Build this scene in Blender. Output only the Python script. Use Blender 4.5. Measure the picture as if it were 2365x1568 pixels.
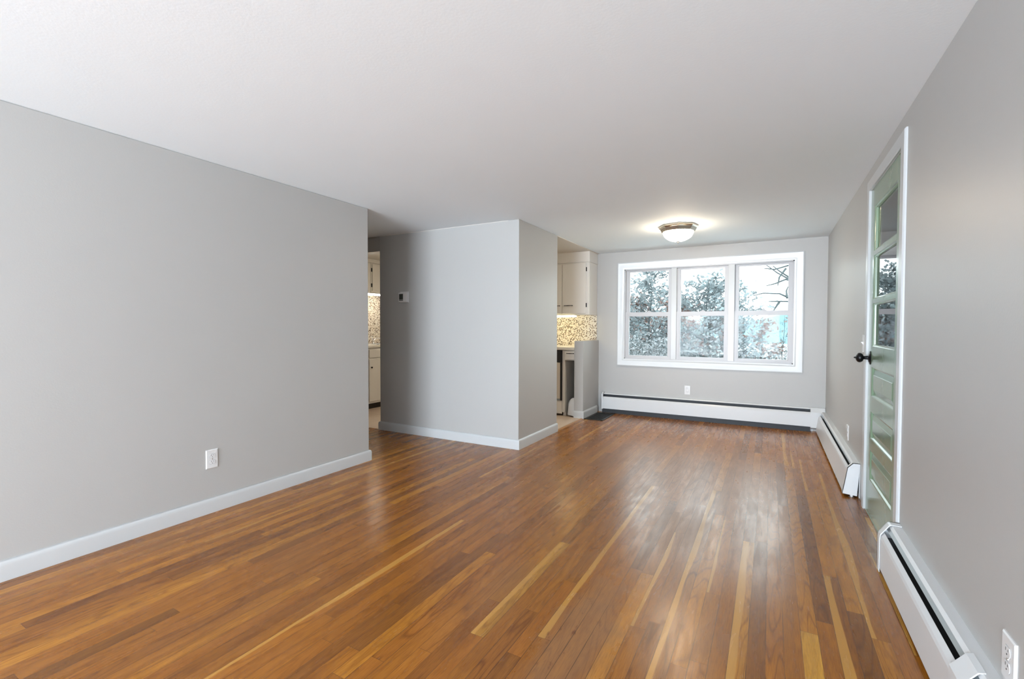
import bpy, bmesh, math, random
from mathutils import Vector, Matrix

# ------------------------------------------------------------------ scene setup
for o in list(bpy.data.objects):
    bpy.data.objects.remove(o)
scn = bpy.context.scene
COL = scn.collection

# room constants (metres): X right, Y towards the window wall
H = 2.20
L, E, T, XL, C, T2, B, R = -3.0724, 2.9486, 3.9118, -3.8949, -2.0996, 4.827, 6.2843, 0.5526
REAR, WEST, TK = -4.6, -5.57, 0.12
HW0 = 5.665            # near face of the half wall

# camera
cd = bpy.data.cameras.new('camera')
cam = bpy.data.objects.new('camera', cd)
COL.objects.link(cam)
yaw, pitch, roll = 0.50691, -0.0239, 0.00256
fwd = Vector((-math.sin(yaw) * math.cos(pitch), math.cos(yaw) * math.cos(pitch), math.sin(pitch)))
rt = Vector((math.cos(yaw), math.sin(yaw), 0))
up = rt.cross(fwd)
r2 = rt * math.cos(roll) + up * math.sin(roll)
u2 = -rt * math.sin(roll) + up * math.cos(roll)
cam.matrix_world = Matrix(((r2.x, u2.x, -fwd.x, 0), (r2.y, u2.y, -fwd.y, 0), (r2.z, u2.z, -fwd.z, 1.17075), (0, 0, 0, 1)))
cd.sensor_width = 36
cd.lens = 1075.03 / 2365 * 36
cd.shift_y = -1.98 / 2365
cd.clip_start = 0.05
cd.clip_end = 400
scn.camera = cam

# colour management
vs = scn.view_settings
vs.view_transform = 'Standard'
vs.look = 'None'
vs.gamma = 1
vs.use_curve_mapping = False
vs.exposure = 2.06

# world: bright overcast sky, brighter on the side behind the camera
wd = bpy.data.worlds.new('world')
scn.world = wd
wd.use_nodes = True
wn, wl = wd.node_tree.nodes, wd.node_tree.links
wn.clear()
tc = wn.new('ShaderNodeTexCoord')
sp = wn.new('ShaderNodeSeparateXYZ')
wl.new(tc.outputs['Generated'], sp.inputs[0])
bgn = wn.new('ShaderNodeBackground')
skr = wn.new('ShaderNodeMapRange')
skr.inputs['From Min'].default_value = -0.1
skr.inputs['From Max'].default_value = 0.6
skr.inputs['To Min'].default_value = 1.15
skr.inputs['To Max'].default_value = 1.45
wl.new(sp.outputs['Z'], skr.inputs['Value'])
wl.new(skr.outputs[0], bgn.inputs['Strength'])
bgn.inputs['Color'].default_value = (0.94, 0.975, 1.0, 1)
wo = wn.new('ShaderNodeOutputWorld')
wl.new(bgn.outputs[0], wo.inputs[0])


def area(name, loc, rot, sx, sy, power=0.0, col=(1, 1, 1), is_portal=False):
    ld = bpy.data.lights.new(name, 'AREA')
    ld.shape = 'RECTANGLE'
    ld.size = sx
    ld.size_y = sy
    ld.color = col
    ld.energy = power
    ld.cycles.is_portal = is_portal
    o = bpy.data.objects.new(name, ld)
    o.location = loc
    o.rotation_euler = rot
    COL.objects.link(o)
    return o


area('daylight_portal', ((-1.74 + 0.23) / 2, B + 0.2, 1.355), (math.radians(-90), 0, 0), 2.0, 1.25, is_portal=True)
# added fill light outside the unseen rear window, tilted up to the ceiling
area('fill_light_rear', (-1.3, REAR - 0.6, 0.95), (math.radians(134), 0, 0), 3.8, 2.0, 275, (0.775, 0.885, 1.0))
# added fill light outside the unseen side window behind the camera
area('fill_light_side', (R + 0.85, -2.3, 0.95), (0, math.radians(122), 0), 2.0, 3.0, 8, (0.73, 0.865, 1.0))


LAMP_POS = (-0.83, 4.95)

# ------------------------------------------------------------------ materials
MATS = {}


def nm(name):
    m = bpy.data.materials.new(name)
    m.use_nodes = True
    nt = m.node_tree
    nt.nodes.clear()
    out = nt.nodes.new('ShaderNodeOutputMaterial')
    b = nt.nodes.new('ShaderNodeBsdfPrincipled')
    nt.links.new(b.outputs[0], out.inputs[0])
    MATS[name] = m
    return m, nt, b, out


def simple(name, col, rough=0.5, metal=0.0, bump=0.0, bscale=200, spec=0.5, var=0.0, vscale=3.0, coat=0.0):
    m, nt, b, out = nm(name)
    b.inputs['Base Color'].default_value = (*col, 1)
    b.inputs['Roughness'].default_value = rough
    b.inputs['Metallic'].default_value = metal
    b.inputs['Specular IOR Level'].default_value = spec
    b.inputs['Coat Weight'].default_value = coat
    tcn = nt.nodes.new('ShaderNodeTexCoord')
    if bump > 0:
        n = nt.nodes.new('ShaderNodeTexNoise')
        n.inputs['Scale'].default_value = bscale
        n.inputs['Detail'].default_value = 3
        nt.links.new(tcn.outputs['Object'], n.inputs['Vector'])
        bp = nt.nodes.new('ShaderNodeBump')
        bp.inputs['Strength'].default_value = bump
        bp.inputs['Distance'].default_value = 0.002
        nt.links.new(n.outputs['Fac'], bp.inputs['Height'])
        nt.links.new(bp.outputs[0], b.inputs['Normal'])
    if var > 0:
        n2 = nt.nodes.new('ShaderNodeTexNoise')
        n2.inputs['Scale'].default_value = vscale
        n2.inputs['Detail'].default_value = 4
        nt.links.new(tcn.outputs['Object'], n2.inputs['Vector'])
        mx = nt.nodes.new('ShaderNodeMix')
        mx.data_type = 'RGBA'
        mx.inputs[6].default_value = (*[c * (1 - var) for c in col], 1)
        mx.inputs[7].default_value = (*[min(1, c * (1 + var)) for c in col], 1)
        nt.links.new(n2.outputs['Fac'], mx.inputs[0])
        nt.links.new(mx.outputs[2], b.inputs['Base Color'])
    return m


M_WALL = simple('wall_paint', (0.432, 0.428, 0.416), 0.42, bump=0.12, bscale=160, var=0.012)
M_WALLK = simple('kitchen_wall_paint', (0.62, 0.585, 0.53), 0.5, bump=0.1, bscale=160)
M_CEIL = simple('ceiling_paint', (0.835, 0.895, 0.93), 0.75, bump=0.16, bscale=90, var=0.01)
M_CEILK = simple('kitchen_ceiling_beige', (0.66, 0.63, 0.585), 0.75, bump=0.2, bscale=90)  # darker and warmer than the main ceiling
M_TRIM = simple('white_trim_paint', (0.53, 0.545, 0.55), 0.28, bump=0.05, bscale=60)
M_VINYL = simple('white_window_vinyl', (0.50, 0.50, 0.515), 0.35)
M_HEAT = simple('white_heater_enamel', (0.64, 0.655, 0.665), 0.3, bump=0.03, bscale=40)
M_DARK = simple('cavity_shade_metal', (0.02, 0.022, 0.025), 0.5, 0.3)  # near-black: shade inside the heater cavities put into the colour
M_GREYM = simple('grey_damper_metal', (0.36, 0.40, 0.42), 0.35, 0.4)
M_PLATE = simple('white_plastic', (0.68, 0.68, 0.68), 0.25)
M_SLOT = simple('dark_slot', (0.03, 0.03, 0.03), 0.6)
M_CAB = simple('cabinet_paint', (0.74, 0.715, 0.67), 0.38, bump=0.05, bscale=50, var=0.02)
M_CABIN = simple('cabinet_inside', (0.30, 0.295, 0.28), 0.6)
M_BLACK = simple('black_iron', (0.012, 0.012, 0.014), 0.35, 0.6)
M_GREEN = simple('sage_green_gloss_paint', (0.19, 0.275, 0.185), 0.2, bump=0.06, bscale=35, coat=0.12)
M_NICKEL = simple('brushed_nickel', (0.55, 0.50, 0.43), 0.3, 1.0)
M_CHROME = simple('chrome', (0.75, 0.75, 0.76), 0.12, 1.0)
M_SCREEN = simple('thermostat_screen', (0.045, 0.05, 0.042), 0.3)
M_SCREEN2 = simple('thermostat_button_strip', (0.14, 0.14, 0.135), 0.4)
M_COUNTER = simple('pale_laminate', (0.72, 0.69, 0.62), 0.3, var=0.03, vscale=60)
M_DISH = simple('almond_dishwasher_enamel', (0.62, 0.56, 0.47), 0.3)
M_BPANEL = simple('black_control_plastic', (0.018, 0.018, 0.018), 0.35)
M_TOE = simple('dark_toe_kick', (0.03, 0.025, 0.02), 0.6)
M_VENT = simple('dark_bronze_vent', (0.05, 0.046, 0.04), 0.4, 0.6)
M_PIPE = simple('copper_pipe', (0.25, 0.20, 0.17), 0.4, 0.7)
M_BARK = simple('grey_bark', (0.09, 0.105, 0.108), 0.9, bump=0.5, bscale=30, var=0.3, vscale=12)
M_TWIG = simple('bare_twig_bark', (0.07, 0.085, 0.09), 0.9)


def leafmat(name, c1, c2, c3):
    m, nt, b, out = nm(name)
    b.inputs['Roughness'].default_value = 0.7
    geo = nt.nodes.new('ShaderNodeNewGeometry')
    cr = nt.nodes.new('ShaderNodeValToRGB')
    cr.color_ramp.interpolation = 'LINEAR'
    cr.color_ramp.elements[0].color = (*c1, 1)
    cr.color_ramp.elements[1].color = (*c3, 1)
    e = cr.color_ramp.elements.new(0.5)
    e.color = (*c2, 1)
    nt.links.new(geo.outputs['Random Per Island'], cr.inputs[0])
    nt.links.new(cr.outputs[0], b.inputs['Base Color'])
    tr = nt.nodes.new('ShaderNodeBsdfTranslucent')
    nt.links.new(cr.outputs[0], tr.inputs['Color'])
    ms = nt.nodes.new('ShaderNodeMixShader')
    ms.inputs[0].default_value = 0.35
    nt.links.new(b.outputs[0], ms.inputs[1])
    nt.links.new(tr.outputs[0], ms.inputs[2])
    nt.links.new(ms.outputs[0], out.inputs[0])
    return m


M_LEAF = leafmat('grey_green_leaf', (0.175, 0.1899, 0.1954), (0.251, 0.2757, 0.2887), (0.2814, 0.3406, 0.3551))
M_LEAFB = leafmat('russet_leaf', (0.1701, 0.0912, 0.0748), (0.2876, 0.1791, 0.1557), (0.249, 0.2687, 0.2666))
M_LEAFG = leafmat('winter_brush_leaf', (0.1558, 0.1621, 0.1606), (0.2796, 0.2796, 0.2879), (0.4074, 0.426, 0.4449))
M_LEAFU = leafmat('dead_undergrowth', (0.1062, 0.0937, 0.0904), (0.1548, 0.1548, 0.1531), (0.2086, 0.2459, 0.2591))
M_GROUND = simple('pale_bounce_ground', (0.62, 0.68, 0.70), 0.9, var=0.3, vscale=1.2)  # kept pale so it bounces daylight up to the ceiling
M_HILL = simple('hazy_distant_woods', (0.16, 0.26, 0.29), 1.0, var=0.35, vscale=0.35)  # distance haze is mixed into this blue-green colour


def glassmat(name, ior):
    m, nt, b, out = nm(name)
    nt.nodes.remove(b)
    t = nt.nodes.new('ShaderNodeBsdfTransparent')
    t.inputs[0].default_value = (0.93, 0.985, 0.985, 1)
    g = nt.nodes.new('ShaderNodeBsdfGlossy')
    g.inputs['Roughness'].default_value = 0.0
    f = nt.nodes.new('ShaderNodeFresnel')
    f.inputs[0].default_value = ior
    mx = nt.nodes.new('ShaderNodeMixShader')
    nt.links.new(f.outputs[0], mx.inputs[0])
    nt.links.new(t.outputs[0], mx.inputs[1])
    nt.links.new(g.outputs[0], mx.inputs[2])
    nt.links.new(mx.outputs[0], out.inputs[0])
    return m


M_GLASS = glassmat('window_glass', 1.13)
M_DGLASS = glassmat('door_glass', 1.6)


def emit(name, col, s):
    m, nt, b, out = nm(name)
    b.inputs['Base Color'].default_value = (0.9, 0.9, 0.88, 1)
    b.inputs['Emission Color'].default_value = (*col, 1)
    b.inputs['Emission Strength'].default_value = s
    return m


M_BOWL = emit('lit_frosted_glass', (1.0, 0.83, 0.62), 14)
M_TUBEN = emit('lit_tube_yellow', (1.0, 0.88, 0.56), 4.5)
M_TUBEW = emit('lit_tube_white', (1.0, 0.90, 0.76), 6.5)


def mosaic():
    m, nt, b, out = nm('mosaic_tile')
    n, l = nt.nodes, nt.links
    tcn = n.new('ShaderNodeTexCoord')
    s = n.new('ShaderNodeSeparateXYZ')
    l.new(tcn.outputs['Object'], s.inputs[0])
    ad = n.new('ShaderNodeMath')
    ad.operation = 'ADD'
    l.new(s.outputs['X'], ad.inputs[0])
    l.new(s.outputs['Y'], ad.inputs[1])
    TS = 0.0135

    def div(sock):
        d = n.new('ShaderNodeMath')
        d.operation = 'DIVIDE'
        d.inputs[1].default_value = TS
        l.new(sock, d.inputs[0])
        return d.outputs[0]

    def un(op, sock, v=None):
        d = n.new('ShaderNodeMath')
        d.operation = op
        l.new(sock, d.inputs[0])
        if v is not None:
            d.inputs[1].default_value = v
        return d.outputs[0]
    u, v = div(ad.outputs[0]), div(s.outputs['Z'])
    fu, fv = un('FLOOR', u), un('FLOOR', v)
    cb = n.new('ShaderNodeCombineXYZ')
    l.new(fu, cb.inputs[0])
    l.new(fv, cb.inputs[1])
    w = n.new('ShaderNodeTexWhiteNoise')
    w.noise_dimensions = '3D'
    l.new(cb.outputs[0], w.inputs['Vector'])
    cr = n.new('ShaderNodeValToRGB')
    cr.color_ramp.interpolation = 'CONSTANT'
    els = cr.color_ramp.elements
    els[0].position = 0
    els[0].color = (0.10, 0.065, 0.045, 1)
    els[1].position = 0.16
    els[1].color = (0.22, 0.15, 0.10, 1)
    for p, c in ((0.30, (0.50, 0.42, 0.32, 1)), (0.42, (0.68, 0.62, 0.52, 1)), (0.75, (0.74, 0.70, 0.62, 1))):
        e = els.new(p)
        e.color = c
    l.new(w.outputs['Value'], cr.inputs[0])
    # grout
    gu = un('ABSOLUTE', un('SUBTRACT', un('FRACT', u), 0.5))
    gv = un('ABSOLUTE', un('SUBTRACT', un('FRACT', v), 0.5))
    mxm = n.new('ShaderNodeMath')
    mxm.operation = 'MAXIMUM'
    l.new(gu, mxm.inputs[0])
    l.new(gv, mxm.inputs[1])
    gt = un('GREATER_THAN', mxm.outputs[0], 0.44)
    mx = n.new('ShaderNodeMix')
    mx.data_type = 'RGBA'
    l.new(gt, mx.inputs[0])
    l.new(cr.outputs[0], mx.inputs[6])
    mx.inputs[7].default_value = (0.62, 0.58, 0.50, 1)
    l.new(mx.outputs[2], b.inputs['Base Color'])
    b.inputs['Roughness'].default_value = 0.25
    return m


M_MOSAIC = mosaic()


def kitchen_vinyl():
    m, nt, b, out = nm('kitchen_floor_tile')
    n, l = nt.nodes, nt.links
    tcn = n.new('ShaderNodeTexCoord')
    br = n.new('ShaderNodeTexBrick')
    br.offset = 0
    br.inputs['Scale'].default_value = 1
    br.inputs['Brick Width'].default_value = 0.305
    br.inputs['Row Height'].default_value = 0.305
    br.inputs['Mortar Size'].default_value = 0.002
    br.inputs['Color1'].default_value = (0.60, 0.47, 0.36, 1)
    br.inputs['Color2'].default_value = (0.66, 0.53, 0.42, 1)
    br.inputs['Mortar'].default_value = (0.42, 0.32, 0.24, 1)
    l.new(tcn.outputs['Object'], br.inputs['Vector'])
    ns = n.new('ShaderNodeTexNoise')
    ns.inputs['Scale'].default_value = 25
    ns.inputs['Detail'].default_value = 6
    l.new(tcn.outputs['Object'], ns.inputs['Vector'])
    mx = n.new('ShaderNodeMix')
    mx.data_type = 'RGBA'
    mx.blend_type = 'MULTIPLY'
    mx.inputs[0].default_value = 0.3
    l.new(br.outputs['Color'], mx.inputs[6])
    l.new(ns.outputs['Color'], mx.inputs[7])
    l.new(br.outputs['Color'], b.inputs['Base Color'])
    b.inputs['Roughness'].default_value = 0.35
    return m


M_KFLOOR = kitchen_vinyl()


def oak():
    m, nt, b, out = nm('oak_strip_floor')
    n, l = nt.nodes, nt.links

    def math_(op, a, c=None, clamp=False):
        d = n.new('ShaderNodeMath')
        d.operation = op
        d.use_clamp = clamp
        for i, v in enumerate((a, c)):
            if v is None:
                continue
            if isinstance(v, (int, float)):
                d.inputs[i].default_value = v
            else:
                l.new(v, d.inputs[i])
        return d.outputs[0]

    def mixc(fac, a, c, mode='MIX'):
        d = n.new('ShaderNodeMix')
        d.data_type = 'RGBA'
        d.blend_type = mode
        for sock, v in ((d.inputs[0], fac), (d.inputs[6], a), (d.inputs[7], c)):
            if isinstance(v, (int, float)):
                sock.default_value = v
            elif isinstance(v, tuple):
                sock.default_value = (*v, 1)
            else:
                l.new(v, sock)
        return d.outputs[2]

    def noise(vec, scale, detail=3, rough=0.5, dist=0.0):
        d = n.new('ShaderNodeTexNoise')
        d.inputs['Scale'].default_value = scale
        d.inputs['Detail'].default_value = detail
        d.inputs['Roughness'].default_value = rough
        d.inputs['Distortion'].default_value = dist
        l.new(vec, d.inputs['Vector'])
        return d.outputs['Fac']

    def rng(v, a, c, d0=0.0, d1=1.0):
        d = n.new('ShaderNodeMapRange')
        d.inputs['From Min'].default_value = a
        d.inputs['From Max'].default_value = c
        d.inputs['To Min'].default_value = d0
        d.inputs['To Max'].default_value = d1
        l.new(v, d.inputs['Value'])
        return d.outputs[0]
    tcn = n.new('ShaderNodeTexCoord')
    pos = tcn.outputs['Object']
    at = n.new('ShaderNodeAttribute')
    at.attribute_name = 'tone'
    tone = at.outputs['Color']
    at2 = n.new('ShaderNodeAttribute')
    at2.attribute_name = 'info'
    si = n.new('ShaderNodeSeparateColor')
    l.new(at2.outputs['Color'], si.inputs[0])
    seed, sap, cath = si.outputs[0], si.outputs[1], si.outputs[2]
    uv = n.new('ShaderNodeUVMap')
    uv.uv_map = 'UVMap'
    su = n.new('ShaderNodeSeparateXYZ')
    l.new(uv.outputs[0], su.inputs[0])
    U, V = su.outputs[0], su.outputs[1]
    # stretched coordinates, shifted per board
    sxyz = n.new('ShaderNodeSeparateXYZ')
    l.new(pos, sxyz.inputs[0])
    cx = n.new('ShaderNodeCombineXYZ')
    l.new(math_('MULTIPLY', sxyz.outputs[0], 1.0), cx.inputs[0])
    l.new(math_('MULTIPLY', sxyz.outputs[1], 0.055), cx.inputs[1])
    l.new(math_('MULTIPLY', seed, 9.0), cx.inputs[2])
    fine = noise(cx.outputs[0], 330, 3, 0.6)
    cx2 = n.new('ShaderNodeCombineXYZ')
    l.new(sxyz.outputs[0], cx2.inputs[0])
    l.new(math_('MULTIPLY', sxyz.outputs[1], 0.12), cx2.inputs[1])
    l.new(math_('MULTIPLY', seed, 13.0), cx2.inputs[2])
    mid = noise(cx2.outputs[0], 26, 4, 0.55, 0.6)
    # cathedral rings: contour lines of a stretched noise
    ring = math_('FRACT', math_('MULTIPLY', noise(cx2.outputs[0], 7, 2, 0.4), 17.0))
    ringl = rng(math_('ABSOLUTE', math_('SUBTRACT', ring, 0.5)), 0.0, 0.18, 1.0, 0.0)
    col = mixc(rng(mid, 0.3, 0.7, 0.0, 0.8), tone, mixc(1.0, tone, (0.66, 0.60, 0.55), 'MULTIPLY'))
    col = mixc(rng(fine, 0.42, 0.68, 0.0, 0.65), col, mixc(1.0, col, (0.60, 0.52, 0.46), 'MULTIPLY'))
    col = mixc(math_('MULTIPLY', ringl, math_('MULTIPLY', cath, 0.8)), col, mixc(1.0, col, (0.52, 0.44, 0.38), 'MULTIPLY'))
    # pale sapwood along one edge of some boards
    wob = noise(cx2.outputs[0], 9, 2, 0.5)
    edge = math_('ADD', U, math_('MULTIPLY', math_('SUBTRACT', wob, 0.5), 1.1))
    sapm = math_('MULTIPLY', rng(math_('SUBTRACT', sap, edge), 0.0, 0.06, 0.0, 1.0), math_('GREATER_THAN', sap, 0.02))
    col = mixc(math_('MULTIPLY', sapm, 0.85), col, (0.52, 0.26, 0.055))
    # worn patches and a broad greyed area
    big = noise(pos, 1.1, 3, 0.5, 0.4)
    def blob(x, y, rx, ry, soft=0.6):
        dx = math_('DIVIDE', math_('SUBTRACT', sxyz.outputs[0], x), rx)
        dy = math_('DIVIDE', math_('SUBTRACT', sxyz.outputs[1], y), ry)
        r = math_('SQRT', math_('ADD', math_('MULTIPLY', dx, dx), math_('MULTIPLY', dy, dy)))
        r = math_('ADD', r, math_('MULTIPLY', math_('SUBTRACT', noise(pos, 7, 4, 0.6), 0.5), 1.1))
        return rng(r, 1.0 - soft, 1.0, 1.0, 0.0)
    mid_grey = blob(-0.75, 4.2, 1.35, 1.5, 0.9)  # broad greyer, rougher area in the middle of the floor
    patch = math_('MAXIMUM', blob(-0.62, 1.62, 0.17, 0.55), math_('MULTIPLY', blob(-0.45, 2.85, 0.25, 0.45, 0.8), 0.8))
    patch = math_('MAXIMUM', patch, math_('MULTIPLY', blob(-1.05, 1.85, 0.12, 0.35, 0.8), 0.6))
    wear_grey = math_('MAXIMUM', rng(big, 0.5, 0.72, 0.0, 0.45), math_('MAXIMUM', math_('MULTIPLY', mid_grey, 0.75), math_('MULTIPLY', patch, 0.9)))
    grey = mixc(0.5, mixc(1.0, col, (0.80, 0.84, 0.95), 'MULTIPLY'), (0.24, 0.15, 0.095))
    col = mixc(math_('MULTIPLY', wear_grey, 0.75), col, grey)
    # dark red-brown stain flecks inside the worn patch
    cx3 = n.new('ShaderNodeCombineXYZ')
    l.new(sxyz.outputs[0], cx3.inputs[0])
    l.new(math_('MULTIPLY', sxyz.outputs[1], 0.45), cx3.inputs[1])
    fl = math_('MULTIPLY', rng(noise(cx3.outputs[0], 30, 3, 0.6), 0.60, 0.70, 0.0, 1.0), blob(-0.66, 1.62, 0.13, 0.42))
    col = mixc(math_('MULTIPLY', fl, 0.75), col, (0.12, 0.035, 0.012))
    # scratches
    # gaps between boards
    eu = math_('MINIMUM', U, math_('SUBTRACT', 1.0, U))
    gapw = rng(noise(pos, 2.3, 2), 0.35, 0.65, 0.004, 0.022)
    gap = math_('LESS_THAN', eu, gapw)
    endg = math_('LESS_THAN', V, 0.0012)
    gp = math_('MAXIMUM', gap, endg)
    col = mixc(math_('MULTIPLY', gp, 0.8), col, (0.05, 0.022, 0.01))
    l.new(col, b.inputs['Base Color'])
    ro = math_('ADD', math_('ADD', 0.20, math_('MULTIPLY', wear_grey, 0.16)), math_('MULTIPLY', rng(mid, 0.3, 0.7, 0.0, 1.0), 0.10))
    l.new(ro, b.inputs['Roughness'])
    b.inputs['Specular IOR Level'].default_value = 0.38
    bp = n.new('ShaderNodeBump')
    bp.inputs['Strength'].default_value = 0.25
    bp.inputs['Distance'].default_value = 0.0012
    hgt = math_('SUBTRACT', math_('ADD', math_('MULTIPLY', fine, 0.25), math_('MULTIPLY', noise(pos, 5.5, 2), 2.2)), math_('MULTIPLY', gp, 0.8))
    l.new(hgt, bp.inputs['Height'])
    l.new(bp.outputs[0], b.inputs['Normal'])
    return m


M_OAK = oak()


# ------------------------------------------------------------------ mesh helpers
class MB:
    def __init__(self):
        self.bm = bmesh.new()

    def _add(self, verts, faces):
        vs_ = [self.bm.verts.new(v) for v in verts]
        out = []
        for f in faces:
            try:
                out.append(self.bm.faces.new([vs_[i] for i in f]))
            except ValueError:
                pass
        return vs_, out

    def box(self, x0, x1, y0, y1, z0, z1, bev=0.0, seg=1):
        x0, x1 = min(x0, x1), max(x0, x1)
        y0, y1 = min(y0, y1), max(y0, y1)
        z0, z1 = min(z0, z1), max(z0, z1)
        v, f = self._add([(x0, y0, z0), (x1, y0, z0), (x1, y1, z0), (x0, y1, z0), (x0, y0, z1), (x1, y0, z1), (x1, y1, z1), (x0, y1, z1)],
                         [(0, 3, 2, 1), (4, 5, 6, 7), (0, 1, 5, 4), (1, 2, 6, 5), (2, 3, 7, 6), (3, 0, 4, 7)])
        if bev > 0:
            ed = list({e for q in f for e in q.edges})
            bmesh.ops.bevel(self.bm, geom=ed, offset=bev, segments=seg, profile=0.5, affect='EDGES')
        return self

    def prism(self, prof, a0, a1, mapf, cap=True):
        """prof: closed polygon of (p, q); mapf(p, q, a) -> xyz"""
        nP = len(prof)
        vv = [mapf(p, q, a0) for p, q in prof] + [mapf(p, q, a1) for p, q in prof]
        ff = [(i, (i + 1) % nP, nP + (i + 1) % nP, nP + i) for i in range(nP)]
        if cap:
            ff += [tuple(range(nP))[::-1], tuple(range(nP, 2 * nP))]
        self._add(vv, ff)
        return self

    def sweep(self, path, prof):
        """prof: open/closed polygon (offset, z) swept along horizontal path with mitred corners.
        offset is to the right of the direction of travel."""
        P = [Vector((p[0], p[1])) for p in path]
        rows = []
        for i, p in enumerate(P):
            if i == 0:
                d = (P[1] - P[0]).normalized()
                nrm = Vector((d.y, -d.x))
                s = 1
            elif i == len(P) - 1:
                d = (P[-1] - P[-2]).normalized()
                nrm = Vector((d.y, -d.x))
                s = 1
            else:
                d0 = (P[i] - P[i - 1]).normalized()
                d1 = (P[i + 1] - P[i]).normalized()
                n0, n1 = Vector((d0.y, -d0.x)), Vector((d1.y, -d1.x))
                nrm = (n0 + n1).normalized()
                s = 1 / max(0.2, nrm.dot(n0))
            rows.append([(p.x + nrm.x * o * s, p.y + nrm.y * o * s, z) for o, z in prof])
        nP = len(prof)
        vv = [v for r in rows for v in r]
        ff = []
        for i in range(len(P) - 1):
            for k in range(nP):
                k2 = (k + 1) % nP
                ff.append((i * nP + k, i * nP + k2, (i + 1) * nP + k2, (i + 1) * nP + k))
        ff += [tuple(range(nP)), tuple(range((len(P) - 1) * nP, len(P) * nP))[::-1]]
        self._add(vv, ff)
        return self

    def lathe(self, prof, center, axis='Z', n=32, sx=1.0, sy=1.0, phase=0.0):
        cx, cy, cz = center
        vv, ff = [], []
        for r, h in prof:
            for k in range(n):
                a = 2 * math.pi * k / n + phase
                p, q = r * math.cos(a) * sx, r * math.sin(a) * sy
                if axis == 'Z':
                    vv.append((cx + p, cy + q, cz + h))
                elif axis == 'X':
                    vv.append((cx + h, cy + p, cz + q))
                else:
                    vv.append((cx + p, cy + h, cz + q))
        for i in range(len(prof) - 1):
            for k in range(n):
                k2 = (k + 1) % n
                ff.append((i * n + k, i * n + k2, (i + 1) * n + k2, (i + 1) * n + k))
        ff += [tuple(range(n))[::-1], tuple(range((len(prof) - 1) * n, len(prof) * n))]
        self._add(vv, ff)
        return self

    def tube(self, pts, rads, n=8):
        pts = [Vector(p) for p in pts]
        if isinstance(rads, (int, float)):
            rads = [rads] * len(pts)
        vv, ff = [], []
        prevx = None
        for i, p in enumerate(pts):
            d = (pts[min(i + 1, len(pts) - 1)] - pts[max(i - 1, 0)]).normalized()
            ref = prevx if prevx is not None else (Vector((1, 0, 0)) if abs(d.x) < 0.9 else Vector((0, 0, 1)))
            x = (ref - d * ref.dot(d)).normalized()
            y = d.cross(x)
            prevx = x
            for k in range(n):
                a = 2 * math.pi * k / n
                v = p + (x * math.cos(a) + y * math.sin(a)) * rads[i]
                vv.append(tuple(v))
        for i in range(len(pts) - 1):
            for k in range(n):
                k2 = (k + 1) % n
                ff.append((i * n + k, i * n + k2, (i + 1) * n + k2, (i + 1) * n + k))
        ff += [tuple(range(n))[::-1], tuple(range((len(pts) - 1) * n, len(pts) * n))]
        self._add(vv, ff)
        return self

    def build(self, name, mat, parent=None, origin=None, smooth=None):
        me = bpy.data.meshes.new(name)
        bmesh.ops.recalc_face_normals(self.bm, faces=self.bm.faces)
        if origin is None:
            origin = ORI.get(parent.name, (0, 0, 0)) if parent else (0, 0, 0)
        bmesh.ops.translate(self.bm, vec=[-c for c in origin], verts=self.bm.verts)
        self.bm.to_mesh(me)
        self.bm.free()
        me.materials.append(mat)
        o = bpy.data.objects.new(name, me)
        COL.objects.link(o)
        if parent:
            o.parent = parent
            ORI[o.name] = ORI.get(parent.name, (0, 0, 0))
        else:
            o.location = origin
        if smooth:
            me.shade_smooth()
            me.set_sharp_from_angle(angle=math.radians(smooth))
        return o


ORI = {}


def tag(o, label=None, cat=None, group=None, kind=None):
    if label:
        o['label'] = label
    if cat:
        o['category'] = cat
    if group:
        o['group'] = group
    if kind:
        o['kind'] = kind
    return o


def thing(name, label, cat, loc=(0, 0, 0), rotz=0.0, group=None, kind=None, local=False):
    o = bpy.data.objects.new(name, None)
    o.empty_display_size = 0.1
    COL.objects.link(o)
    o.location = loc
    o.rotation_euler = (0, 0, rotz)
    ORI[o.name] = (0, 0, 0) if local else tuple(loc)
    return tag(o, label, cat, group, kind)


def struct(name, mb, mat, label, cat, smooth=None):
    return tag(mb.build(name, mat, smooth=smooth), label, cat, kind='structure')


def copy_tree(o, parent=None):
    c = o.copy()
    COL.objects.link(c)
    if parent:
        c.parent = parent
    for ch in list(o.children):
        copy_tree(ch, c)
    return c


# ------------------------------------------------------------------ floor
BW = 0.0583
rnd = random.Random(11)
MED = [(0.345, 0.143, 0.041), (0.37, 0.155, 0.044), (0.325, 0.133, 0.040), (0.385, 0.163, 0.046), (0.35, 0.150, 0.048)]
GOLD = [(0.44, 0.20, 0.052), (0.42, 0.188, 0.050), (0.46, 0.215, 0.060)]
DARK = [(0.255, 0.104, 0.036), (0.28, 0.115, 0.038), (0.265, 0.112, 0.042)]
# boards that stand out in the photo: (x, y, tone, sapwood)
SPECIAL = [(0.125, 1.9, (0.62, 0.36, 0.115), 0), (0.06, 1.9, (0.33, 0.14, 0.042), 0), (-0.345, 2.1, (0.36, 0.155, 0.045), 0.42),
           (-0.10, 2.2, (0.46, 0.22, 0.06), 0.5), (-0.98, 1.75, (0.46, 0.25, 0.10), 0.55), (-0.73, 2.1, (0.34, 0.14, 0.045), 0.6), (-0.80, 1.7, (0.34, 0.14, 0.045), 0),
           (-2.10, 0.75, (0.22, 0.095, 0.035), 0), (-1.62, 2.0, (0.40, 0.17, 0.05), 0.45), (-0.28, 1.9, (0.42, 0.19, 0.05), 0.0)]


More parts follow.
